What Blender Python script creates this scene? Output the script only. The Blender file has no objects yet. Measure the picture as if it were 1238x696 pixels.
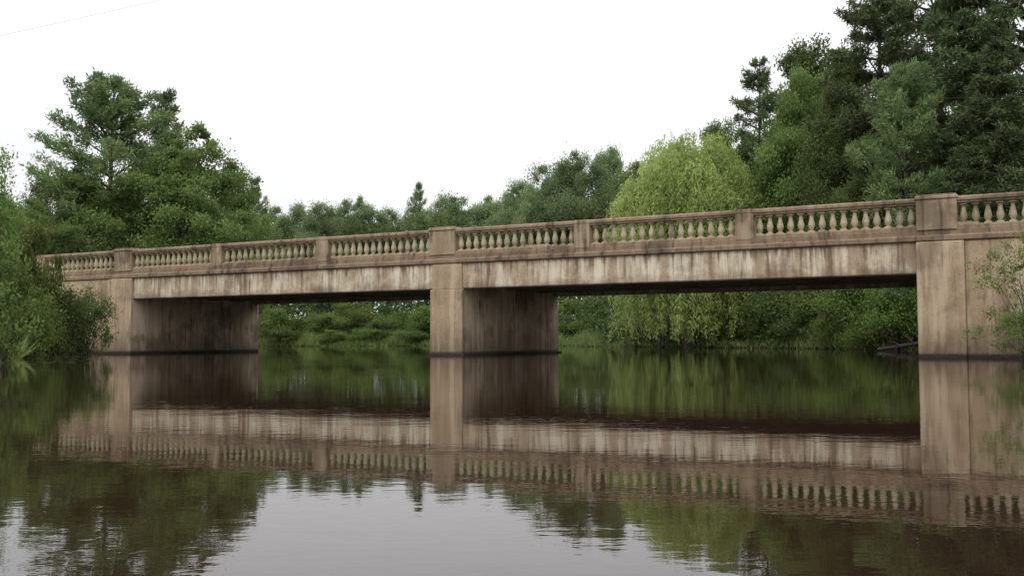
import bpy, math, random
import numpy as np
from mathutils import Matrix, Vector
S = bpy.context.scene
COL = S.collection
R = math.radians
F = 1200.0; HZ = 411.0; CAMZ = 0.5

# ------------------------------------------------------------------ camera
cam = bpy.data.cameras.new('camera'); co = bpy.data.objects.new('camera', cam); COL.objects.link(co)
cam.sensor_width = 36; cam.lens = F/1238*36; cam.clip_end = 3000; cam.clip_start = .05
co.matrix_world = Matrix.Translation((0,0,CAMZ)) @ Matrix.Rotation(R(90+3.0),4,'X') @ Matrix.Rotation(R(-0.2),4,'Z')
S.camera = co
S.view_settings.view_transform = 'Standard'
S.view_settings.look = 'None'
S.view_settings.exposure = 0

# ------------------------------------------------------------------ materials
def newmat(name):
    m = bpy.data.materials.new(name); m.use_nodes = True
    nt = m.node_tree; nt.nodes.clear()
    out = nt.nodes.new('ShaderNodeOutputMaterial')
    return m, nt, out
def N(nt, t, **kw):
    n = nt.nodes.new(t)
    for k, v in kw.items():
        if k in n.inputs: n.inputs[k].default_value = v
        else: setattr(n, k, v)
    return n
def mixc(nt, fac, a, b, blend='MIX'):
    n = nt.nodes.new('ShaderNodeMix'); n.data_type = 'RGBA'; n.blend_type = blend
    for idx, v in ((0, fac), (6, a), (7, b)):
        if isinstance(v, (int, float)): n.inputs[idx].default_value = v
        elif isinstance(v, tuple): n.inputs[idx].default_value = (*v, 1)
        else: nt.links.new(v, n.inputs[idx])
    return n.outputs[2]
def maprange(nt, v, a, b, c=0., d=1.):
    n = nt.nodes.new('ShaderNodeMapRange'); nt.links.new(v, n.inputs[0])
    n.inputs[1].default_value=a; n.inputs[2].default_value=b; n.inputs[3].default_value=c; n.inputs[4].default_value=d
    return n.outputs[0]
def math_(nt, op, a, b):
    n = nt.nodes.new('ShaderNodeMath'); n.operation = op
    for i, v in enumerate((a, b)):
        if isinstance(v, (int, float)): n.inputs[i].default_value = v
        else: nt.links.new(v, n.inputs[i])
    return n.outputs[0]
def noise(nt, pos, sc, scale=1, detail=6, rough=.6, off=(0,0,0)):
    mp = nt.nodes.new('ShaderNodeMapping'); mp.inputs['Scale'].default_value = sc; mp.inputs['Location'].default_value = off
    nt.links.new(pos, mp.inputs['Vector'])
    n = nt.nodes.new('ShaderNodeTexNoise'); n.inputs['Scale'].default_value = scale
    n.inputs['Detail'].default_value = detail; n.inputs['Roughness'].default_value = rough
    nt.links.new(mp.outputs[0], n.inputs['Vector'])
    return n.outputs['Fac']

def leaf_mat(name, dark, light, trans=.3, vary=1.):
    m, nt, out = newmat(name)
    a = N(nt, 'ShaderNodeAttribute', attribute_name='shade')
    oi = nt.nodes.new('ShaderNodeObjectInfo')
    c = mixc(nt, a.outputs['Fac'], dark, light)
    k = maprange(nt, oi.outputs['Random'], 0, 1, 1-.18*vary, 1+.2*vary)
    hs = nt.nodes.new('ShaderNodeHueSaturation')
    nt.links.new(c, hs.inputs['Color']); nt.links.new(k, hs.inputs['Value'])
    nt.links.new(maprange(nt, oi.outputs['Random'], 0, 1, .5-.012*vary, .5+.012*vary), hs.inputs['Hue'])
    p = N(nt, 'ShaderNodeBsdfPrincipled', Roughness=.7)
    p.inputs['Specular IOR Level'].default_value = .15
    nt.links.new(hs.outputs[0], p.inputs['Base Color'])
    t = nt.nodes.new('ShaderNodeBsdfTranslucent')
    nt.links.new(hs.outputs[0], t.inputs['Color'])
    mx = nt.nodes.new('ShaderNodeMixShader'); mx.inputs[0].default_value = trans
    nt.links.new(p.outputs[0], mx.inputs[1]); nt.links.new(t.outputs[0], mx.inputs[2])
    nt.links.new(mx.outputs[0], out.inputs[0])
    return m
M = {}
M['leaf']   = leaf_mat('leaf_green', (.070,.115,.033), (.265,.355,.11), .42)
M['far']    = leaf_mat('hazed_far_leaf', (.125,.175,.085), (.32,.41,.19), .45, .7)  # distance haze put into the colour: paler, greyer than the nearer leaves
M['pine']   = leaf_mat('pine_needles', (.070,.115,.050), (.25,.33,.13), .32)
M['spruce'] = leaf_mat('spruce_needles', (.045,.066,.030), (.155,.20,.085), .22)
M['willow'] = leaf_mat('willow_leaves', (.20,.27,.075), (.56,.66,.24), .45, 0)
M['shrub']  = leaf_mat('shrub_leaves', (.065,.105,.028), (.26,.35,.09), .4)
M['nleaf']  = leaf_mat('alder_leaves', (.045,.072,.020), (.20,.265,.07), .3)
M['dleaf']  = leaf_mat('dark_leaves', (.050,.082,.026), (.185,.25,.08), .35)
M['grass']  = leaf_mat('grass_blades', (.10,.15,.04), (.30,.36,.125))

def bark_mat(name, a, b):
    m, nt, out = newmat(name)
    g = nt.nodes.new('ShaderNodeNewGeometry')
    n = noise(nt, g.outputs['Position'], (6,6,1.2), 1.5)
    p = N(nt, 'ShaderNodeBsdfPrincipled', Roughness=.9)
    nt.links.new(mixc(nt, maprange(nt,n,.3,.7), a, b), p.inputs['Base Color'])
    bp = N(nt, 'ShaderNodeBump', Strength=.6, Distance=.03); nt.links.new(n, bp.inputs['Height']); nt.links.new(bp.outputs[0], p.inputs['Normal'])
    nt.links.new(p.outputs[0], out.inputs[0]); return m
M['bark'] = bark_mat('bark', (.04,.033,.027), (.13,.11,.09))
M['log'] = bark_mat('dead_wood', (.02,.016,.012), (.055,.043,.033))

def concrete(name, base, light, dark, light_amt=.5, dark_amt=.5, wet=False, zfade=None):
    m, nt, out = newmat(name)
    g = nt.nodes.new('ShaderNodeNewGeometry'); P = g.outputs['Position']
    big = noise(nt, P, (1,1,1), .7, 6, .65)
    big2 = noise(nt, P, (1,1,1.3), 1.3, 8, .72, (4,9,1))
    streak = noise(nt, P, (1.9,1.9,.18), 1.4, 7, .7)
    streak2 = noise(nt, P, (5,5,.4), 1.3, 5, .62, (13,5,2))
    fine = noise(nt, P, (1,1,1), 14, 6, .7)
    pit = noise(nt, P, (1,1,1), 60, 3, .6)
    c = mixc(nt, maprange(nt, fine, .3, .7), tuple(x*.80 for x in base), tuple(x*1.16 for x in base))
    c = mixc(nt, math_(nt,'MULTIPLY', maprange(nt, streak, .46, .58), light_amt), c, light)
    c = mixc(nt, math_(nt,'MULTIPLY', maprange(nt, big2, .48, .64), light_amt*.6), c, light)
    s = math_(nt, 'MULTIPLY', maprange(nt, streak2, .50, .63), maprange(nt, big, .38, .56))
    c = mixc(nt, math_(nt,'MULTIPLY', s, dark_amt), c, dark)
    c = mixc(nt, math_(nt,'MULTIPLY', maprange(nt, big, .51, .62), dark_amt*.65), c, dark)
    sep = nt.nodes.new('ShaderNodeSeparateXYZ'); nt.links.new(P, sep.inputs[0]); z = sep.outputs[2]
    if zfade:   # run-off stains under the ledge, brown band along the bottom edge
        zz = math_(nt,'ADD', z, math_(nt,'MULTIPLY', math_(nt,'SUBTRACT', streak2, .5), 2.6))
        c = mixc(nt, math_(nt,'MULTIPLY', maprange(nt, zz, zfade[0], zfade[1]), .8), c, dark)
        zz2 = math_(nt,'ADD', z, math_(nt,'MULTIPLY', math_(nt,'SUBTRACT', big2, .5), 1.1))
        c = mixc(nt, math_(nt,'MULTIPLY', maprange(nt, zz2, zfade[3], zfade[2]), .6), c, dark)
    if wet:
        zz = math_(nt,'ADD', z, math_(nt,'MULTIPLY', math_(nt,'SUBTRACT', streak, .5), 1.2))
        c = mixc(nt, math_(nt,'MULTIPLY', maprange(nt, zz, 1.0, .12), .7), c, (.12,.083,.05))
        zz = math_(nt,'ADD', z, math_(nt,'MULTIPLY', math_(nt,'SUBTRACT', fine, .5), .1))
        c = mixc(nt, maprange(nt, zz, .15, .06), c, (.03,.022,.016))
    p = N(nt, 'ShaderNodeBsdfPrincipled', Roughness=.88)
    nt.links.new(c, p.inputs['Base Color'])
    h = math_(nt,'ADD', math_(nt,'MULTIPLY', fine, .7), math_(nt,'MULTIPLY', pit, .4))
    bp = N(nt, 'ShaderNodeBump', Strength=.5, Distance=.02); nt.links.new(h, bp.inputs['Height']); nt.links.new(bp.outputs[0], p.inputs['Normal'])
    nt.links.new(p.outputs[0], out.inputs[0]); return m
M['beam'] = concrete('beam_concrete', (.43,.325,.215), (.76,.68,.53), (.17,.11,.07), .9, .8, zfade=(2.88,3.25,2.2,2.5))
M['pier'] = concrete('pier_concrete', (.40,.287,.182), (.56,.445,.31), (.165,.11,.07), .75, .85, wet=True)
M['wall'] = concrete('wall_concrete', (.47,.36,.245), (.70,.57,.42), (.155,.105,.07), .8, .95, wet=True)
M['rail'] = concrete('rail_concrete', (.285,.20,.123), (.41,.315,.215), (.09,.06,.04), .45, .95)
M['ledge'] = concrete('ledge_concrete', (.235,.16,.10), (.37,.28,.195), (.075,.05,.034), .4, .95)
M['post'] = concrete('post_concrete', (.32,.231,.145), (.47,.375,.255), (.10,.068,.043), .6, .9)
M['balus'] = concrete('baluster_concrete', (.44,.365,.235), (.60,.52,.37), (.19,.14,.09), .5, .8)
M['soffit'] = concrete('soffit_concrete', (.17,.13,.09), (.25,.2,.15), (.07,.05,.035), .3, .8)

m, nt, out = newmat('asphalt')
g = nt.nodes.new('ShaderNodeNewGeometry'); n_ = noise(nt, g.outputs['Position'], (1,1,1), 20)
p = N(nt,'ShaderNodeBsdfPrincipled', Roughness=.9); nt.links.new(mixc(nt, n_, (.035,.035,.035), (.07,.07,.068)), p.inputs['Base Color']); nt.links.new(p.outputs[0], out.inputs[0]); M['asphalt']=m
m, nt, out = newmat('ground_earth')
g = nt.nodes.new('ShaderNodeNewGeometry'); n_ = noise(nt, g.outputs['Position'], (1,1,1), .9, 8); n2 = noise(nt, g.outputs['Position'], (1,1,1), 9, 6)
c = mixc(nt, maprange(nt,n_,.35,.65), (.055,.075,.022), (.10,.13,.04)); c = mixc(nt, maprange(nt,n2,.5,.7), c, (.05,.038,.022))
sep = nt.nodes.new('ShaderNodeSeparateXYZ'); nt.links.new(g.outputs['Position'], sep.inputs[0])
c = mixc(nt, maprange(nt, sep.outputs[2], .22, .05), c, (.025,.018,.011))
p = N(nt,'ShaderNodeBsdfPrincipled', Roughness=.95); nt.links.new(c, p.inputs['Base Color'])
bp = N(nt,'ShaderNodeBump', Strength=.8, Distance=.08); nt.links.new(n2, bp.inputs['Height']); nt.links.new(bp.outputs[0], p.inputs['Normal'])
nt.links.new(p.outputs[0], out.inputs[0]); M['ground']=m
# water: tannin-brown with faint wind ripples
m, nt, out = newmat('river_water')
g = nt.nodes.new('ShaderNodeNewGeometry'); P = g.outputs['Position']
w1 = noise(nt, P, (.8,1.4,1), 1.5, 2, .45)
w2 = noise(nt, P, (.9,1.4,1), 6.5, 2, .5, (3,7,0))
w4 = noise(nt, P, (.9,1.5,1), 18, 2, .5, (5,2,0))
w3 = noise(nt, P, (.3,1,1), .5, 2, .5, (9,1,0))
patch = maprange(nt, noise(nt, P, (.3,1,1), .25, 3, .5, (1,4,0)), .42, .60, .35, 1.)
sm = math_(nt,'ADD', math_(nt,'MULTIPLY', w2, .36), math_(nt,'MULTIPLY', w4, .17))
hh = math_(nt,'ADD', math_(nt,'MULTIPLY', w1, .5), math_(nt,'MULTIPLY', sm, patch))
hh = math_(nt,'ADD', hh, math_(nt,'MULTIPLY', w3, .8))
bp = N(nt,'ShaderNodeBump', Strength=1., Distance=.0019); nt.links.new(hh, bp.inputs['Height'])
p = N(nt,'ShaderNodeBsdfPrincipled', Roughness=.012, IOR=1.5)
p.inputs['Base Color'].default_value = (.024,.0125,.0075,1)
nt.links.new(bp.outputs[0], p.inputs['Normal']); nt.links.new(p.outputs[0], out.inputs[0]); M['water']=m
m, nt, out = newmat('cable_grey'); p = N(nt,'ShaderNodeBsdfPrincipled', Roughness=.6); p.inputs['Base Color'].default_value=(.62,.62,.64,1); nt.links.new(p.outputs[0], out.inputs[0]); M['cable']=m
m, nt, out = newmat('lily_leaf')
g = nt.nodes.new('ShaderNodeNewGeometry'); n_ = noise(nt, g.outputs['Position'], (1,1,1), 6)
p = N(nt,'ShaderNodeBsdfPrincipled', Roughness=.4); nt.links.new(mixc(nt, n_, (.05,.09,.02), (.14,.2,.06)), p.inputs['Base Color']); nt.links.new(p.outputs[0], out.inputs[0]); M['pad']=m

# ------------------------------------------------------------------ object helpers
def link(name, me, mat=None, parent=None):
    o = bpy.data.objects.new(name, me); COL.objects.link(o)
    if mat and me is not None and not me.materials: me.materials.append(mat)
    if parent: o.parent = parent
    return o
def tag(o, label=None, cat=None, group=None, kind=None):
    if label: o['label']=label
    if cat: o['category']=cat
    if group: o['group']=group
    if kind: o['kind']=kind
    return o
class MB:
    def __init__(s): s.v=[]; s.f=[]
    def box(s, x0,x1,y0,y1,z0,z1,b=.012):
        o=len(s.v); x0,x1=min(x0,x1),max(x0,x1)
        rings=[(z0,b),(z0+b,0),(z1-b,0),(z1,b)]
        for z,i in rings:
            c=b
            s.v += [(x0+c,y0+i,z),(x1-c,y0+i,z),(x1-i,y0+c,z),(x1-i,y1-c,z),(x1-c,y1-i,z),(x0+c,y1-i,z),(x0+i,y1-c,z),(x0+i,y0+c,z)] if i==0 else \
                   [(x0+c,y0+i,z),(x1-c,y0+i,z),(x1-c,y0+i,z),(x1-c,y1-i,z),(x1-c,y1-i,z),(x0+c,y1-i,z),(x0+c,y1-i,z),(x0+c,y0+i,z)]
        for r in range(3):
            for k in range(8):
                a=o+r*8+k; b2=o+r*8+(k+1)%8
                s.f.append((a,b2,b2+8,a+8))
        s.f.append(tuple(o+k for k in (6,4,2,0))); s.f.append(tuple(o+24+k for k in (0,2,4,6)))
    def extrude_x(s, prof, x0, x1):
        o=len(s.v); n=len(prof)
        for x in (x0,x1): s.v += [(x,y,z) for y,z in prof]
        for k in range(n): s.f.append((o+k,o+(k+1)%n,o+n+(k+1)%n,o+n+k))
        s.f.append(tuple(range(o+n-1,o-1,-1))); s.f.append(tuple(range(o+n,o+2*n)))
    def lathe(s, prof, cx=0, cy=0, n=12):
        o=len(s.v)
        for r,z in prof:
            for k in range(n):
                a=2*math.pi*k/n; s.v.append((cx+r*math.cos(a),cy+r*math.sin(a),z))
        for i in range(len(prof)-1):
            for k in range(n):
                s.f.append((o+i*n+k,o+i*n+(k+1)%n,o+(i+1)*n+(k+1)%n,o+(i+1)*n+k))
    def tube(s, pts, rad, n=6):
        o=len(s.v); pts=[Vector(p) for p in pts]
        for i,p_ in enumerate(pts):
            d=(pts[min(i+1,len(pts)-1)]-pts[max(i-1,0)]).normalized()
            ref=Vector((1,0,0)) if abs(d.x)<.8 else Vector((0,1,0))
            a=d.cross(ref).normalized(); b=d.cross(a)
            for k in range(n):
                t=2*math.pi*k/n; q=p_+(a*math.cos(t)+b*math.sin(t))*rad[i]; s.v.append(tuple(q))
        for i in range(len(pts)-1):
            for k in range(n):
                s.f.append((o+i*n+k,o+i*n+(k+1)%n,o+(i+1)*n+(k+1)%n,o+(i+1)*n+k))
    def mesh(s, name, smooth=False):
        me=bpy.data.meshes.new(name); me.from_pydata(s.v,[],s.f)
        me.validate(); me.update()
        import bmesh
        bm=bmesh.new(); bm.from_mesh(me); bmesh.ops.remove_doubles(bm, verts=bm.verts, dist=1e-5)
        bmesh.ops.recalc_face_normals(bm, faces=bm.faces); bm.to_mesh(me); bm.free()
        if smooth:
            for p_ in me.polygons: p_.use_smooth=True
        return me
    def build(s, name, mat, parent=None, smooth=False):
        return link(name, s.mesh(name, smooth), mat, parent)

def leaf_mesh(name, c, d, L, W, shade, rng, mat):
    n=len(c); d=d/np.maximum(np.linalg.norm(d,axis=1,keepdims=True),1e-6)
    r=rng.normal(size=(n,3)); s=np.cross(d,r); s/=np.maximum(np.linalg.norm(s,axis=1,keepdims=True),1e-6)
    L=L.reshape(-1,1); W=W.reshape(-1,1)
    v=np.stack([c, c+d*L*.45+s*W*.5, c+d*L, c+d*L*.45-s*W*.5],axis=1).reshape(-1,3).astype(np.float32)
    me=bpy.data.meshes.new(name); me.vertices.add(4*n); me.vertices.foreach_set('co', v.ravel())
    me.loops.add(4*n); me.loops.foreach_set('vertex_index', np.arange(4*n,dtype=np.int32))
    me.polygons.add(n); me.polygons.foreach_set('loop_start', np.arange(0,4*n,4,dtype=np.int32))
    me.update(calc_edges=True)
    a=me.attributes.new('shade','FLOAT','FACE'); a.data.foreach_set('value', np.clip(shade,0,1).astype(np.float32))
    me.materials.append(mat); return me

# ------------------------------------------------------------------ terrain
RIV = np.array([(-6,-6),(-6.8,5),(-8.0,10),(-10.2,17),(-13.2,26),(-17.2,35),(-18.6,40.5),(-17.0,42.5),(-15.5,44),(-13,48.2),(-20,60),(-32,76),(-60,84),(-120,90),
  (-120,100),(-60,95),(-25,91),(-8,89),(2,82),(8,69),(10.5,63),(15,53),(18,43),(16.2,35),(15.3,33),(12.5,27),(16.5,24.0),(15.8,20),(14.2,10),(13,0),(14,-40),(30,-200),(-30,-200),(-12,-40)],float)
PR=(11.29,26.2); TD=(-.883,.469); ND=(.469,.883)
def river_d(x,y):
    x=np.asarray(x,float); y=np.asarray(y,float); d=np.full(x.shape,1e9); ins=np.zeros(x.shape,bool)
    for i in range(len(RIV)):
        ax,ay=RIV[i]; bx,by=RIV[(i+1)%len(RIV)]
        t=np.clip(((x-ax)*(bx-ax)+(y-ay)*(by-ay))/((bx-ax)**2+(by-ay)**2),0,1)
        d=np.minimum(d,np.hypot(x-ax-t*(bx-ax),y-ay-t*(by-ay)))
        c=((ay>y)!=(by>y)); 
        with np.errstate(divide='ignore',invalid='ignore'):
            xi=(bx-ax)*(y-ay)/((by-ay) if by!=ay else 1e-9)+ax
        ins^=(c&(x<xi))
    return np.where(ins,-d,d)
def hg(x,y):
    x=np.asarray(x,float); y=np.asarray(y,float); d=river_d(x,y)
    h=np.where(d<0,np.maximum(-1.3,d*.6), np.minimum(.32*np.sqrt(np.maximum(d,0))+.05*d,2.3)+.12*np.sin(x*.9)*np.sin(y*.7)*np.clip(d,0,1))
    t=(x-PR[0])*TD[0]+(y-PR[1])*TD[1]; v=(x-PR[0])*ND[0]+(y-PR[1])*ND[1]
    dv=np.maximum(np.maximum(-v,v-7.4),0)
    for dt in (np.maximum(36.2-t,0), np.maximum(t+8.3,0)):
        dd=np.hypot(dt,dv); h=np.maximum(h,np.where(dd<12,3.07-.9*np.maximum(dd-.3,0),-2))
    return h
ax_x=np.concatenate([[-900,-500,-300,-200,-150],np.arange(-120,-40,4),np.arange(-40,40,.7),np.arange(40,121,4),[150,200,300,500,900]])
ax_y=np.concatenate([[-900,-500,-300,-200,-100,-60,-30],np.arange(-15,100,.7),np.arange(100,161,4),[200,300,500,900]])
X,Y=np.meshgrid(ax_x,ax_y); Z=hg(X,Y); nx=len(ax_x); ny=len(ax_y)
v=np.stack([X,Y,Z],-1).reshape(-1,3); idx=np.arange(nx*ny).reshape(ny,nx)
f=np.stack([idx[:-1,:-1],idx[:-1,1:],idx[1:,1:],idx[1:,:-1]],-1).reshape(-1,4)
me=bpy.data.meshes.new('ground'); me.from_pydata(v.tolist(),[],f.tolist()); me.update()
for p_ in me.polygons: p_.use_smooth=True
tag(link('ground',me,M['ground']),kind='structure')
me=bpy.data.meshes.new('water'); me.from_pydata([(-880,-880,0),(880,-880,0),(880,880,0),(-880,880,0)],[],[(0,1,2,3)]); me.update()
tag(link('water',me,M['water']),kind='structure')

# ------------------------------------------------------------------ bridge (local x = towards the right bank, y = away from camera)
ROT=math.atan2(-TD[1],-TD[0])
def bridge_empty(name):
    e=bpy.data.objects.new(name,None); COL.objects.link(e); e.location=(PR[0],PR[1],0); e.rotation_euler=(0,0,ROT); return e
rd=MB(); rd.box(-300,300,.62,6.78,3.04,3.125,.01)
r=rd.build('road',M['asphalt']); r.location=(PR[0],PR[1],0); r.rotation_euler=(0,0,ROT); tag(r,kind='structure')
B=bridge_empty('concrete_bridge')
tag(B,'weathered tan concrete road bridge with balustrade crossing the brown river','bridge')
W=7.4; BAY=5.14; SP=3*BAY
def col_part(name, tc, w, mat, y0,y1, z0,z1, b=.02):
    q=MB(); q.box(-tc-w/2,-tc+w/2,y0,y1,z0,z1,b); return q.build(name,mat,B)
col_part('pier',15.23,1.2,M['wall'],.0,W,-1.6,2.55)
col_part('pilaster',15.23,1.26,M['pier'],-.12,-.002,-1.6,2.2)
col_part('pilaster',15.23,1.16,M['pier'],-.07,-.002,2.203,3.06)
q=MB(); q.box(-15.95,-14.51,-.16,W+.1,-1.6,.06,.02); q.build('pier_footing',M['wall'],B)
q=MB(); q.box(-32.0,-30.27,.0,W,-1.6,2.55,.02); q.build('abutment',M['wall'],B)
col_part('pilaster',30.9,1.33,M['pier'],-.14,-.002,-1.6,3.06)
q=MB(); q.box(-36.9,-31.58,-.04,.45,-1.6,3.06,.02); q.build('wing_wall',M['pier'],B)
q=MB(); q.box(-36.9,-32.01,W-.45,W+.04,-1.6,3.06,.02); q.build('wing_wall',M['pier'],B)
q=MB(); q.box(-.53,1.2,.0,W,-1.6,2.55,.02); q.build('abutment',M['wall'],B)
col_part('pilaster',-.05,1.17,M['pier'],-.14,-.002,-1.6,3.06)
q=MB(); q.box(.64,9.2,-.04,.45,-1.6,3.06,.02); q.build('wing_wall',M['pier'],B)
q=MB(); q.box(1.21,9.2,W-.45,W+.04,-1.6,3.06,.02); q.build('wing_wall',M['pier'],B)
for a,b in ((-14.65,-.535),(-30.265,-15.81)):
    for y0,y1,mat in ((-.003,.45,M['beam']),(W-.45,W+.003,M['beam'])):
        q=MB(); 
        q.extrude_x([(y0,2.25),(y0+.03,2.22),(y1-.03,2.22),(y1,2.25),(y1,3.06),(y0,3.06)],a,b); q.build('fascia_beam',mat,B)
    for yc in (1.75,3.1,4.3,5.65):
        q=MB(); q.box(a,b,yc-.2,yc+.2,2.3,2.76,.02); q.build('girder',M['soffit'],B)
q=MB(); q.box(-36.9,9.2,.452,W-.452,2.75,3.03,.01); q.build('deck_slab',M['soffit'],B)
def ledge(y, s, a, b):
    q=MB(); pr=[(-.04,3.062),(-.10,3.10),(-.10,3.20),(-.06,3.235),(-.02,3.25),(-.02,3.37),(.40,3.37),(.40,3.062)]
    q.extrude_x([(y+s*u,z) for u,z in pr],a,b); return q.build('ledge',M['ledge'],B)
ledge(0,1,-36.9,9.2); ledge(W,-1,-36.9,9.2)
prof=[(.05,.070),(.065,.05),(.075,.064),(.085,.052),(.13,.078),(.19,.095),(.25,.091),(.32,.073),(.40,.056),(.455,.051),(.47,.066),(.49,.053),(.505,.074)]
bm_=MB()
bm_.box(-.09,.09,-.09,.09,0,.045,.006); bm_.box(-.09,.09,-.09,.09,.515,.565,.006)
bm_.lathe([(r_,z_) for z_,r_ in prof],n=12)
bal_me=bm_.mesh('baluster',False); bal_me.materials.append(M['balus'])
zb=3.50
rest=MB()
nbal=15; count=0
def rails(y, x0, x1):
    q=MB()
    q.extrude_x([(y-.16,3.372),(y+.16,3.372),(y+.16,3.47),(y+.12,3.50),(y-.12,3.50),(y-.16,3.47)],x0,x1)
    q.extrude_x([(y-.13,4.062),(y+.13,4.062),(y+.15,4.08),(y+.15,4.12),(y+.19,4.14),(y+.19,4.215),(y+.15,4.25),(y-.15,4.25),(y-.19,4.215),(y-.19,4.14),(y-.15,4.12),(y-.15,4.08)],x0,x1)
    return q.build('balustrade',M['rail'],B)
def post(xc,y,big):
    q=MB(); w=.5 if big else .27
    if big:
        q.box(xc-w,xc+w,y-.22,y+.22,3.372,4.19,.015); q.box(xc-.53,xc+.53,y-.25,y+.25,4.192,4.285,.02); q.box(xc-.50,xc+.50,y-.225,y+.225,4.287,4.32,.015)
        o=q.build('pier_post',M['post'],B)
    else:
        q.box(xc-w,xc+w,y-.185,y+.185,3.372,4.246,.012); q.box(xc-w-.01,xc+w+.01,y-.197,y+.197,4.135,4.254,.012)
        o=q.build('rail_post',M['post'],B)
random.seed(3)
for side,y in ((0,.16),(1,W-.16)):
    for k in range(-1,7):
        t0=k*BAY+.02; t1=t0+BAY
        a0=.5 if (k%3==0) else .27
        a1=.5 if ((k+1)%3==0) else .27
        x1=-(t0+a0-.02); x0=-(t1-a1+.02)
        bal=rails(y,x0,x1)
        xs=[x0+.02+(i+.5)*(x1-x0-.04)/nbal for i in range(nbal)]
        for x_ in (xs if k<0 else xs[::-1]):
            vis = side==0 and (k>=0 or x_<2.3)
            if vis and count<100:
                o=bpy.data.objects.new('baluster',bal_me); COL.objects.link(o); o.parent=bal; o.location=(x_,y,zb-.004)
                o.rotation_euler=(0,0,random.uniform(-.04,.04)); count+=1
            else:
                rest.box(x_-.09,x_+.09,y-.09,y+.09,zb-.004,zb+.041,.006); rest.box(x_-.09,x_+.09,y-.09,y+.09,zb+.511,zb+.561,.006)
                rest.lathe([(r_,z_+zb) for z_,r_ in prof],x_,y,8)
    for k in range(-1,8): post(-(k*BAY+.02),y,k%3==0)
rest.build('baluster_rows',M['balus'],B)['kind']='stuff'

# ------------------------------------------------------------------ trees
def limb(mb, a, b, r0, r1, rng, sag=0., n=5, k=5):
    a=np.array(a,float); b=np.array(b,float); L=np.linalg.norm(b-a); pts=[]
    off=rng.normal(size=3)*L*.05
    for i in range(n+1):
        s=i/n; q=a+(b-a)*s+off*math.sin(math.pi*s); q[2]+=sag*L*math.sin(math.pi*s); pts.append(q)
    mb.tube(pts,[r0+(r1-r0)*i/n for i in range(n+1)],k)
PROTO={}
def leafy(key,H,Rr,base,seed,ncl,nl,leaf,crad,mat,multi=1,flat=.65,lumpy=1.,cone=.18,stem=1.):
    rng=np.random.default_rng(seed); mb=MB()
    zc=(H+base)/2; hz=(H-base)/2-crad*.4
    ph=rng.uniform(0,6.28,8)
    C=[];SH=[];CR=[]
    while len(C)<ncl:
        u=rng.normal(size=3); u/=np.linalg.norm(u)
        if rng.random()<.35 and u[2]<0: continue
        az=math.atan2(u[1],u[0])
        lump=1+lumpy*(.16*math.sin(2*az+ph[0])+.12*math.sin(3*az+ph[1]+3*u[2])+.12*math.sin(5*u[2]+ph[2]+az))
        rr=(.35+.65*rng.random()**.45)*lump
        wz=1.0 if u[2]<0 else 1-cone*u[2]
        c=np.array([u[0]*Rr*rr*wz,u[1]*Rr*rr*wz,zc+u[2]*hz*min(rr,1.08)])
        C.append(c); CR.append(crad*rng.uniform(.45,1.35)*(1.15-.4*max(u[2],0))); SH.append(rng.uniform(.1,.7)*(.75+.25*rr))
    C=np.array(C);CR=np.array(CR);SH=np.array(SH)
    n=ncl*nl; ci=np.repeat(np.arange(ncl),nl)
    d=rng.normal(size=(n,3)); d/=np.linalg.norm(d,axis=1,keepdims=True)
    rad=(rng.random(n)**.5)*(1+.8*np.abs(rng.normal(size=n))*.6)
    off=d*rad[:,None]*CR[ci][:,None]; off[:,2]*=flat
    pos=C[ci]+off
    dirs=d*.5+rng.normal(size=(n,3))*.7; dirs[:,2]-=.15
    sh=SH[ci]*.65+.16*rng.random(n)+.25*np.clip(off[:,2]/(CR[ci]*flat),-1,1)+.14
    L=leaf*rng.uniform(.7,1.4,n); W_=L*rng.uniform(.45,.75,n)
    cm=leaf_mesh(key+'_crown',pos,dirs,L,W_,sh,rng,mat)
    if multi==1:
        tr=H*.018+.05; lean=rng.normal(size=2)*H*.02
        pts=[(lean[0]*s*s,lean[1]*s*s,-.4+s*(H*.82+.4)) for s in np.linspace(0,1,8)]
        mb.tube(pts,[tr*(1.35 if i==0 else 1)*(1-.85*i/7) for i in range(8)],9)
        order=rng.permutation(ncl)[:min(ncl,46)]
        for j in order:
            c=C[j]; z0=max(base*.7,min(c[2]-np.hypot(c[0],c[1])*rng.uniform(.4,.9),H*.75)); s=(z0+.4)/(H*.82+.4)
            limb(mb,(lean[0]*s*s,lean[1]*s*s,z0),c,tr*.42*(1-.6*s),.015,rng,.05,5,5)
    else:
        order=rng.permutation(ncl)[:min(ncl,40)]
        for j in order:
            a=rng.normal(size=2)*Rr*.12; limb(mb,(a[0],a[1],-.3),C[j],(.012+.008*H)*stem,.006*stem,rng,.12,5,4)
    tm=mb.mesh(key+'_trunk',True); tm.materials.append(M['bark'])
    PROTO[key]=(tm,cm,H,Rr)
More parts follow.
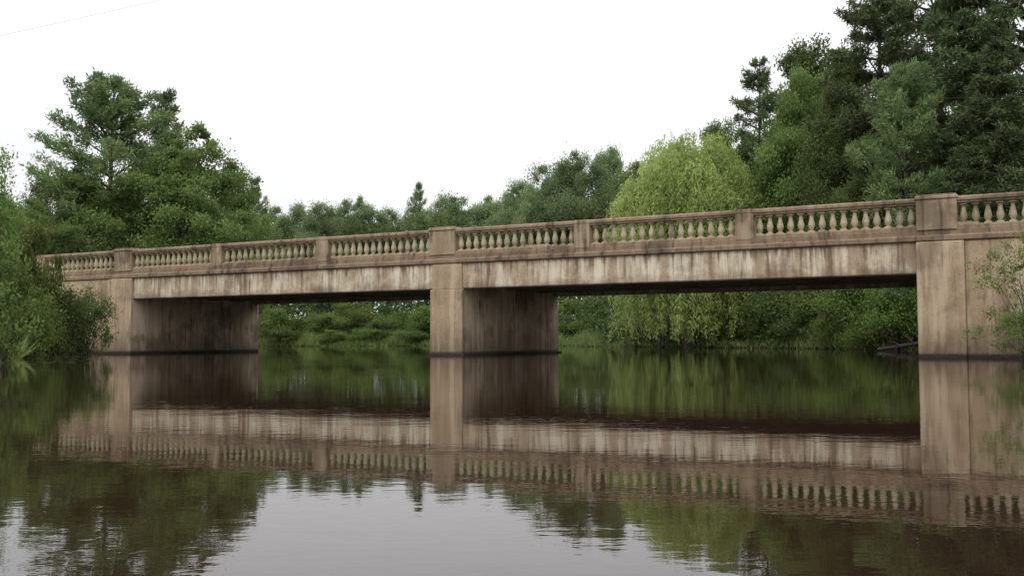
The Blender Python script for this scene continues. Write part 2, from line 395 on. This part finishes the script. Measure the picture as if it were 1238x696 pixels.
def pine(key,H,Rr,base,seed,lev,nb,tufts,nn,needle,mat,rise=.15,droop=0.,shape='pine',tuft=.3,gap=.14):
    rng=np.random.default_rng(seed); mb=MB(); tr=H*.016+.05
    pts=[(0.12*math.sin(s*3+seed),.1*math.sin(s*4),-.4+s*(H+.3)) for s in np.linspace(0,1,10)]
    mb.tube(pts,[tr*(1-.93*i/9) for i in range(10)],9)
    P_=[];D_=[];SH=[]
    for li in range(lev):
        s=min(max((li+rng.uniform(-.3,.3))/lev,0),.985); z=base+(H-base)*s
        if shape=='pine': prof_=(.55+.55*math.sin(math.pi*min(1,s*1.05+.12)))*(1-s**3.2)+.08
        elif shape=='broad': prof_=(.95-.15*s)*(1-s**2.6)+.12
        elif shape=='cone': prof_=(1.0-.2*s)*(1-s**1.5)+.14
        else: prof_=(1-s)**.85+.05
        a0=rng.uniform(0,6.28)
        for b in range(nb):
            if shape!='spruce' and rng.random()<gap: continue
            az=a0+b*2*math.pi/nb+rng.normal()*.25; ln=Rr*prof_*rng.uniform(.5,1.15)
            up=rise+.5*s*(1 if droop==0 else .5)+rng.normal()*.08
            dz=np.array([math.cos(az),math.sin(az),0.]); lat=np.array([-math.sin(az),math.cos(az),0.])
            st=np.array([0,0,z]); bsh=rng.uniform(0,.6)
            bp_=[st+dz*ln*u+np.array([0,0,1])*(ln*up*u - droop*ln*u*u*(1-s)+.08*ln*u**3) for u in np.linspace(0,1,5)]
            mb.tube(bp_,[tr*.3*(1-s*.6)*(1-.85*i/4)+.006 for i in range(5)],4)
            nt_=max(4,int(tufts*(.35+.65*ln/Rr)))
            u=rng.uniform(.22,1,nt_)**.8
            spread=ln*.30*np.clip(1.15-u,0.1,1)+.12
            lo=rng.normal(size=nt_)*spread*.75
            base_p=st+dz*(ln*u)[:,None]+lat*lo[:,None]
            base_p[:,2]+=ln*up*u-droop*ln*u*u*(1-s)+.08*ln*u**3+rng.normal(size=nt_)*.10-abs(lo)*.25*(droop>0)
            c=np.repeat(base_p,nn,axis=0); m_=len(c)
            d=rng.normal(size=(m_,3))*.8+dz*.5; d[:,2]+=.35 if droop==0 else -.25
            P_.append(c+rng.normal(size=(m_,3))*tuft*.45*np.array([1,1,.7])); D_.append(d); SH.append(np.full(m_,bsh)+np.repeat(rng.uniform(0,.3,nt_),nn))
    P_=np.concatenate(P_);D_=np.concatenate(D_);SH=np.concatenate(SH); n=len(P_)
    L=needle*rng.uniform(.6,1.3,n); W_=L*.26
    cm=leaf_mesh(key+'_crown',P_,D_,L,W_,SH+.2*rng.random(n),rng,mat)
    tm=mb.mesh(key+'_trunk',True); tm.materials.append(M['bark']); PROTO[key]=(tm,cm,H,Rr)
def willow(key,H,Rr,seed):
    rng=np.random.default_rng(seed); mb=MB(); P_=[];D_=[];SH=[]
    mb.tube([(-.2,0,-.4),(-.1,0,1.5),(.2,.1,3.5),(.1,.2,6),(.2,0,9)],[.5,.42,.33,.22,.1],9)
    mb.tube([(-.1,.1,.4),(-1.3,-.4,2.6),(-2.1,-.7,5),(-2.4,-.6,8)],[.32,.24,.18,.08],8)
    mb.tube([(0,0,.8),(1.2,-.6,3),(2.0,-.9,5.6),(2.3,-.7,8.4)],[.3,.24,.17,.07],8)
    cl=[]; NCL=104
    for i in range(NCL):
        az=i*2.399; q=(i+.5)/NCL; lump=1+.07*math.sin(2*az+1)+.07*math.sin(5*az)
        rr=math.sqrt(q)*Rr*rng.uniform(.84,1.05)*.93*lump
        x=rr*math.cos(az); y=rr*math.sin(az)
        zt=H*(1-.38*(rr/Rr)**2.4)-rng.uniform(0,.7)-.55*(1+math.sin(x*1.9+1)*math.cos(y*1.7))-(0 if i%3 else rng.uniform(1.,5.))
        cl.append((x,y,max(zt,3.),az))
    for i,(x,y,zt,az) in enumerate(cl):
        if i%3==0: limb(mb,(.15,.1,rng.uniform(3,6)),(x*.9,y*.9,zt-.7),.10,.02,rng,.12,6,5)
        csh=rng.uniform(.05,.9); cr=rng.uniform(.55,1.15); cl_len=rng.uniform(.7,1.5)
        for s_ in range(27):
            a=rng.uniform(0,6.28); ro=math.sqrt(rng.random())*cr; L=rng.uniform(1.2,4.4)*cl_len*(1.5 if math.hypot(x,y)>Rr*.6 else .9)
            if rng.random()<.28: L*=1.9
            x0=x+ro*math.cos(a); y0=y+ro*math.sin(a); z0=zt-.9*(ro/cr)**2+rng.normal()*.15
            L=min(L,z0-rng.uniform(.1,1.1)); n=max(6,int(L*14)); u=np.sort(rng.random(n))
            ox,oy=math.cos(a)*.5+math.cos(az)*.2,math.sin(a)*.5+math.sin(az)*.2
            w=1-np.exp(-u*3); sw=rng.normal(size=2)*.17
            p=np.stack([x0+ox*w+sw[0]*u*u*L*.4,y0+oy*w+sw[1]*u*u*L*.4,z0-L*u+.3*np.sin(np.minimum(u*7,3.14))],1)
            p+=rng.normal(size=p.shape)*.08
            d=rng.normal(size=(n,3))*.5; d[:,2]-=1
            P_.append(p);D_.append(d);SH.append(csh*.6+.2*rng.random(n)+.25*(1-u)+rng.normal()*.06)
    P_=np.concatenate(P_);D_=np.concatenate(D_);SH=np.concatenate(SH); n=len(P_)
    L=.22*rng.uniform(.6,1.4,n)
    cm=leaf_mesh(key+'_crown',P_,D_,L,L*.32,SH,rng,M['willow'])
    tm=mb.mesh(key+'_trunk',True); tm.materials.append(M['bark']); PROTO[key]=(tm,cm,H,Rr)

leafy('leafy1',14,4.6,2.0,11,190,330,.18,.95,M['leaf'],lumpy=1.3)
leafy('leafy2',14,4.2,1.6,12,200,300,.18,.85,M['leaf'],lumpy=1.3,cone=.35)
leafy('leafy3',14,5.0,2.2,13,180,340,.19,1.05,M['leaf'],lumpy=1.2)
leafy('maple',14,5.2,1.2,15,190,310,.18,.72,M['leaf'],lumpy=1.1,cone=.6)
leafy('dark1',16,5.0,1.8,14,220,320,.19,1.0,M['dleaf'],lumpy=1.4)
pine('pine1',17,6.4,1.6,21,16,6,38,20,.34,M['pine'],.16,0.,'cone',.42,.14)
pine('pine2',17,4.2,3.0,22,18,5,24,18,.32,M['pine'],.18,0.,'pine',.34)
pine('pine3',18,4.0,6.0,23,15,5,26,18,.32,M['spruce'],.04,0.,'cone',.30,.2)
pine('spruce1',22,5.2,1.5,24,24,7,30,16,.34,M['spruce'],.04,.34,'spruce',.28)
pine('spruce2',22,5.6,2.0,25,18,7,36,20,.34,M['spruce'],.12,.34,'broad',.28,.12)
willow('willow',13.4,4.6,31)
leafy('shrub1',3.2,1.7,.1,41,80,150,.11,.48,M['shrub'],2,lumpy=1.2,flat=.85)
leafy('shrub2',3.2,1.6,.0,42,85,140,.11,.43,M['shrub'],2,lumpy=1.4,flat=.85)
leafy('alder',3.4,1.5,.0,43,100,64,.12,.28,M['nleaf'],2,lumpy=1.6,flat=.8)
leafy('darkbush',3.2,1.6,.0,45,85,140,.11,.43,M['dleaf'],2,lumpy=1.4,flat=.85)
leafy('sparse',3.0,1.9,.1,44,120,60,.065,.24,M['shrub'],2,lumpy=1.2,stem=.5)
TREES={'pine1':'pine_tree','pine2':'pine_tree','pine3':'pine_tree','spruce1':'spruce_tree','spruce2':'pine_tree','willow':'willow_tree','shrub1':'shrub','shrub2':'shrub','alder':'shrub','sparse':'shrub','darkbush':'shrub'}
def hgt(x,y): return float(hg(np.array([x]),np.array([y]))[0])
rs=random.Random(5)
def grow(key,px,Yd,top,wpx,label,group=None,rz=None):
    x=(px-619)/F*Yd; z0=hgt(x,Yd); zt=CAMZ+(HZ-top)/F*Yd
    tm,cm,H,Rr=PROTO[key]; nm=TREES.get(key,'leafy_tree')
    e=bpy.data.objects.new(nm,None); COL.objects.link(e)
    z0=max(z0,-.1)
    e.location=(x,Yd,z0); e.rotation_euler=(0,0,rs.uniform(0,6.28) if rz is None else rz)
    sz=(zt-z0)/H; sx=wpx*Yd/F/2/Rr; e.scale=(sx,sx,sz)
    link('stems' if nm=='shrub' else 'trunk',tm,None,e); cr=link('foliage' if nm=='shrub' else 'crown',cm,None,e)
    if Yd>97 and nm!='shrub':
        cr.material_slots[0].link='OBJECT'; cr.material_slots[0].material=M['far']  # distant crowns swap to the leaf colour with painted haze
    tag(e,label,'shrub' if nm=='shrub' else 'tree',group); return e
G1='trees on the left bank'
grow('pine1',132,56,84,245,'tall broad pine, the highest tree on the left bank behind the bridge end',G1,2.0)
grow('pine2',196,59,106,130,'narrower pine just right of the tall left pine, its top slightly lower',G1)
grow('maple',222,54,150,175,'bright green rounded leafy tree rising above the left end of the balustrade',G1)
grow('leafy3',84,55,198,115,'leafy tree leaning on the left side of the tall left pine',G1)
grow('leafy2',282,62,204,90,'small leafy tree at the right edge of the left tree group',G1)
grow('pine2',306,72,212,58,'slim little conifer poking up right of the left tree group',G1)
grow('leafy2',-56,30,100,125,'tree at the far left edge whose branch tips reach into the frame',G1)
grow('dark1',140,66,235,200,'dark leafy tree filling in low behind the left pines',G1)
grow('leafy1',22,50,236,100,'leafy tree at the left frame edge behind the near bushes',G1)
G2='trees of the far tree line'
far=[('leafy1',342,104,246,80,'pale green tree nearest the left tree group in the far line'),
('leafy2',385,100,246,72,'low broad tree in the far line above the second balustrade bay'),
('leafy3',433,110,235,64,'round-topped tree standing up between two lower far trees'),
('leafy2',472,112,254,64,'low tree in the dip of the far tree line'),
('pine2',506,104,220,46,'lone slender pine rising above the far trees left of mid bridge'),
('leafy1',545,112,234,84,'broad tree in the far line just above the middle bridge post'),
('leafy3',590,116,236,84,'wide tree in the far line right of the middle bridge post'),
('leafy2',628,108,220,76,'mid-height tree where the far line starts to climb'),
('leafy1',662,100,196,82,'tree on the climbing part of the far tree line'),
('leafy3',700,98,180,88,'tall crown at the high point of the far line left of the willow'),
('leafy2',738,102,182,70,'tall leafy crown touching the left side of the willow'),
('leafy3',790,92,190,100,'leafy tree partly hidden behind the left of the willow'),
('dark1',885,84,150,100,'dark leafy tree behind the right shoulder of the willow'),
('leafy3',515,122,252,120,'leafy tree low behind the lone slender pine'),
('leafy1',640,122,232,130,'leafy tree low behind the far line right of mid bridge'),
('leafy3',408,122,258,120,'leafy tree low behind the far line above the left span')]
for a in far: grow(*a,G2)
grow('willow',838,62,148,178,'yellow-green weeping willow hanging over the water beyond the right span',None,.4)
G3='trees on the right bank'
grow('pine3',922,64,64,118,'dark tufted pine with bare upper trunk right of the willow',G3,1.0)
grow('leafy2',972,60,86,110,'mid green leafy tree between tufted pine and the big dark conifers',G3)
grow('spruce2',1070,54,-70,190,'tall dark conifer whose left branches outline the right tree mass',G3)
grow('dark1',1022,56,78,120,'dark leafy tree below the left side of the big conifers',G3)
grow('spruce2',1140,56,-150,210,'tall dark conifer second from the left among the big ones',G3)
grow('spruce1',1180,47,-90,250,'tallest dark spruce, topping out above the frame near the right edge',G3)
grow('spruce2',1255,49,-110,220,'dark conifer cut by the right frame edge',G3)
grow('pine1',1100,46,70,180,'shorter conifer with layered boughs above the right bridge post',G3)
grow('dark1',1060,48,172,115,'leafy tree just left above the right bridge post, lighter than the conifers',G3)
grow('spruce1',1215,43,40,200,'shorter dark conifer above the rightmost stretch of balustrade',G3)
grow('dark1',1195,44,178,120,'leafy tree low behind the rightmost stretch of balustrade',G3)
grow('dark1',928,66,180,120,'dark leafy tree low between the willow and the bridge rail',G3)
grow('dark1',1000,70,50,150,'dark leafy tree deep behind the right bank trees',G3)
G4='bushes along the far bank'
fs=[(332,93,372,56,'bush at the left corner of the view under the left span'),(364,96,382,50,'bush second from the left abutment under the left span'),
(392,93,374,46,'third bush from the left abutment under the left span'),(424,95,366,60,'tallest bush in the middle of the view under the left span'),(462,92.5,384,44,'low bush under the left span right of its middle'),
(486,95,374,50,'bush second left of the middle pier on the far bank'),(514,92,370,50,'bush close left of the middle pier on the far bank'),(560,92,366,84,'bush on the far bank hidden behind the middle pier'),
(640,90,364,84,'bush behind the right face of the middle pier'),(692,88,362,54,'bush on the far bank just right of the middle pier'),
(735,82,352,64,'bush between middle pier and willow on the far bank')]
for i,(px,Yd,t,w,l) in enumerate(fs): grow(('shrub1','darkbush','shrub2')[i%3],px,Yd,t,w,l,G4)
G5='bushes on the right bank under the bridge'
fs=[(905,60,345,84,'bush just right of the willow curtain under the right span'),(950,56,340,84,'bush second right of the willow under the right span'),
(1000,52.5,342,90,'leafy bush in the middle of the right bank under the bridge'),(1042,48.5,335,84,'bush left of the bright bush by the right abutment'),
(1082,44.5,336,90,'bright bush closest to the right abutment under the bridge'),(780,68.5,368,60,'low bush at the foot of the willow on its left')]
for i,(px,Yd,t,w,l) in enumerate(fs): grow(('darkbush','darkbush','shrub1','shrub2','shrub1','darkbush')[i],px,Yd,t,w,l,G5)
G8='low bushes overhanging the far waterline'
fs=[(690,86,390,44,'low waterside bush right beside the middle pier'),(720,82.5,384,42,'low waterside bush second right of the middle pier'),
(750,77,380,44,'low waterside bush left of the willow curtain'),(885,60.5,382,46,'low waterside bush at the right foot of the willow'),
(922,57,376,50,'low waterside bush left of the middle of the right bank'),(964,53.5,378,52,'low waterside bush at the middle of the right bank'),
(1010,50,372,54,'low waterside bush right of the middle of the right bank'),(1054,46.2,372,54,'low waterside bush above the tip of the fallen log'),
(346,91,396,40,'low waterside bush nearest the left abutment on the far bank'),(404,91,398,34,'small waterside bush left of the middle of the left span view'),
(446,90.6,395,42,'low waterside bush right of the middle of the left span view'),(500,90,397,38,'low waterside bush left beside the middle pier')]
for i,(px,Yd,t,w,l) in enumerate(fs): grow(('shrub1','shrub2','darkbush')[i%3],px,Yd,t,w,l,G8)
G6='bushes on the near left bank'
for k,px,Yd,t,w,l in [('alder',-34,15.0,268,120,'nearest overhanging bush at the lower left frame edge'),
 ('alder',-12,19,244,92,'tall bush behind the nearest one at the left edge'),
 ('alder',2,24,320,80,'bush between the left edge bushes and the wing wall'),
 ('alder',36,35,264,66,'bush hiding the left end of the balustrade'),
 ('shrub1',38,32,345,58,'rounded bush in front of the left end of the wing wall'),
 ('darkbush',98,37.5,348,60,'small dark bush touching the left abutment at the waterline'),
 ('darkbush',64,36,330,60,'dark bush behind the rounded one at the foot of the left trees'),
 ('alder',-38,24,215,105,'tall bush half outside the left frame edge')]: grow(k,px,Yd,t,w,l,G6)
G7='bushes before the right wing wall'
grow('sparse',1262,23.6,284,140,'thin airy bush whose upper twigs reach in before the right wing wall',G7)
grow('sparse',1250,22.8,368,130,'low sparse bush whose twigs reach in at the waterline by the right wing wall',G7)
grow('alder',1286,22.0,330,90,'denser bush just outside the right frame edge beside the wing wall',G7)

rng=np.random.default_rng(77)
def shore(pl):
    seg=np.linalg.norm(pl[1:]-pl[:-1],axis=1); cum=np.concatenate([[0],np.cumsum(seg)])
    def on(s):
        i=np.clip(np.searchsorted(cum,s,side='right')-1,0,len(seg)-1); u=((s-cum[i])/seg[i])[:,None]
        p=pl[i]*(1-u)+pl[i+1]*u; t=(pl[i+1]-pl[i])/seg[i][:,None]; return p,np.stack([-t[:,1],t[:,0]],1)
    return on,cum[-1]
def mass(name,pl,nc,per,o0,o1,zs,zmax,r0,r1,leaf,mat,label,cat):
    on,T=shore(np.array(pl,float)); s=rng.uniform(0,T,nc); p,nrm=on(s); off=rng.uniform(o0,o1,nc)
    c=p+nrm*off[:,None]; zc=hg(c[:,0],c[:,1])+rng.random(nc)*np.minimum(.5+(off-o0)*zs,zmax)+.2
    ci=np.repeat(np.arange(nc),per); n=nc*per
    d=rng.normal(size=(n,3)); d/=np.linalg.norm(d,axis=1,keepdims=True); rad=rng.random(n)**.5*rng.uniform(r0,r1,nc)[ci]
    pos=np.stack([c[ci,0],c[ci,1],zc[ci]],1)+d*rad[:,None]*np.array([1,1,.8]); pos[:,2]=np.maximum(pos[:,2],.12)
    L=leaf*rng.uniform(.6,1.4,n)
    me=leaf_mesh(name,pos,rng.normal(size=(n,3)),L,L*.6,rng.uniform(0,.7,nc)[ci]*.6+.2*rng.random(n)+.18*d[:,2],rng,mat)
    tag(link(name,me),label,cat,kind='stuff')
mass('undergrowth',[(-60,98.5),(-25,94.5),(-7,92),(2,84),(8,70),(10.5,63),(15,53),(18,43),(19,37)],820,90,.0,11,.8,6.5,.7,1.5,.24,M['dleaf'],
 'dense green undergrowth along the far and right banks behind the bushes','undergrowth')
mass('distant_woods',[(-62,106),(-25,103),(-6,101),(14,88),(19,74),(26,60),(33,48)],620,110,0,9,20,11,1.5,2.6,.42,M['dleaf'],
 'solid mass of woods closing the gaps between the tree trunks beyond the river','woods')
on,T=shore(np.array([(-60,95),(-25,91),(-8,89),(2,82)],float)); n1=42000
s=rng.uniform(0,T,n1); p,nrm=on(s); ca=p+nrm*(rng.random(n1)**1.4*4.0-.1)[:,None]+rng.normal(size=(n1,2))*.2
on,T=shore(np.array([(2,82),(8,69),(10.5,63),(15,53),(18,43),(16.2,35)],float)); n3=9000
s=rng.uniform(0,T,n3); p,nrm=on(s); cb=p+nrm*(rng.random(n3)**1.3*2.5-.1)[:,None]
on,T=shore(RIV[0:7]); n2=9000; s=rng.uniform(0,T,n2); p,nrm=on(s); c2=p+nrm*(rng.random(n2)**1.2*2.5-.1)[:,None]
c=np.concatenate([ca,cb,c2]); n=len(c)
z=hg(c[:,0],c[:,1]); z=np.maximum(z,-.05)
big=np.clip(.45+.4*np.sin(c[:,0]*.7)*np.sin(c[:,1]*.45+1)+.45*np.sin(c[:,0]*1.9+2)*np.sin(c[:,0]*.43),0,1)
d=rng.normal(size=(n,3))*.5; d[:,2]=1
L=(.15+.85*big)*rng.uniform(.4,1.2,n)
me=leaf_mesh('grass',np.column_stack([c,z]),d,L,np.full(n,.07),.4*big+.5*rng.random(n),rng,M['grass'])
tag(link('grass',me),'pale grass fringing the river banks','grass',kind='stuff')

def log(a,b,r0,r1,label,branches):
    e=bpy.data.objects.new('fallen_log',None); COL.objects.link(e); e.location=a
    rg=np.random.default_rng(int(abs(a[0])*10)); q=MB(); bb=np.array(b)-np.array(a)
    limb(q,(0,0,0),bb,r0,r1,rg,.03,8,9); q.build('stem',M['log'],e,True)
    for u,dd in branches:
        q=MB(); limb(q,bb*u,bb*u+np.array(dd),r1*.6,.012,rg,.08,5,5); q.build('branch',M['log'],e,True)
    tag(e,label,'log')
log((15.2,41.5,.05),(19.0,43.2,.5),.06,.11,'dark fallen log sloping into the water beside the right abutment',[(.5,(-.4,.2,.4)),(.75,(-.6,-.3,.3)),(.3,(-.5,-.2,.2))])
log((9.2,60.5,.05),(10.9,63.5,1.9),.08,.13,'dead bough leaning out of the water under the willow',[(.5,(-.5,.2,.9)),(.7,(.6,-.1,.8))])
rg=random.Random(9); q=MB()
for i in range(60):
    Yd=rg.uniform(22,36); x=-(Yd*.46)+rg.uniform(-.8,1.2); r_=rg.uniform(.04,.10); o=len(q.v)
    for k in range(8):
        a=k/8*6.28; q.v.append((x+r_*math.cos(a),Yd+r_*math.sin(a)*.9,.006))
    q.f.append(tuple(range(o,o+8)))
tag(q.build('floating_leaves',M['pad']),'small green leaves floating on the water near the left bank','floating leaves',kind='stuff')
q=MB(); P0=Vector((-10.97,30.7,11.22)); D=Vector((TD[0],TD[1],0))
pts=[]; 
for i in range(41):
    t=-60+i*3.; pts.append(P0+D*t+Vector((0,0,.0004*t*t)))
q.tube(pts,[.006]*41,6); tag(q.build('overhead_cable',M['cable'],None,True),'thin grey overhead cable crossing the sky at the upper left','cable')

# ------------------------------------------------------------------ light
w=bpy.data.worlds.new('World'); S.world=w; w.use_nodes=True; nt=w.node_tree; nt.nodes.clear()
out=nt.nodes.new('ShaderNodeOutputWorld'); bg=nt.nodes.new('ShaderNodeBackground')
sky=nt.nodes.new('ShaderNodeTexSky'); sky.sky_type='NISHITA'; sky.sun_disc=False; sky.sun_elevation=R(48); sky.sun_rotation=R(200)
sc=nt.nodes.new('ShaderNodeVectorMath'); sc.operation='SCALE'; sc.inputs['Scale'].default_value=.1; nt.links.new(sky.outputs[0],sc.inputs[0])
tc=nt.nodes.new('ShaderNodeTexCoord')
cl=noise(nt,tc.outputs['Generated'],(1,1,3),1.6,5,.5)
cc=mixc(nt,maprange(nt,cl,.35,.65),(.91,.93,.96),(1.03,1.025,1.04))
sp=nt.nodes.new('ShaderNodeSeparateXYZ'); nt.links.new(tc.outputs['Generated'],sp.inputs[0])
sv=nt.nodes.new('ShaderNodeVectorMath'); sv.operation='SCALE'; nt.links.new(cc,sv.inputs[0]); nt.links.new(maprange(nt,sp.outputs[2],.12,1.,1.,1.9),sv.inputs['Scale'])
mx=mixc(nt,.93,sc.outputs[0],sv.outputs[0])
nt.links.new(mx,bg.inputs['Color']); bg.inputs['Strength'].default_value=1.0; nt.links.new(bg.outputs[0],out.inputs[0])
sl=bpy.data.lights.new('sun','SUN'); sl.energy=.8; sl.angle=R(14); sl.color=(1,.97,.92)
so=bpy.data.objects.new('sun',sl); COL.objects.link(so)
so.rotation_euler=(R(42),0,R(-20))
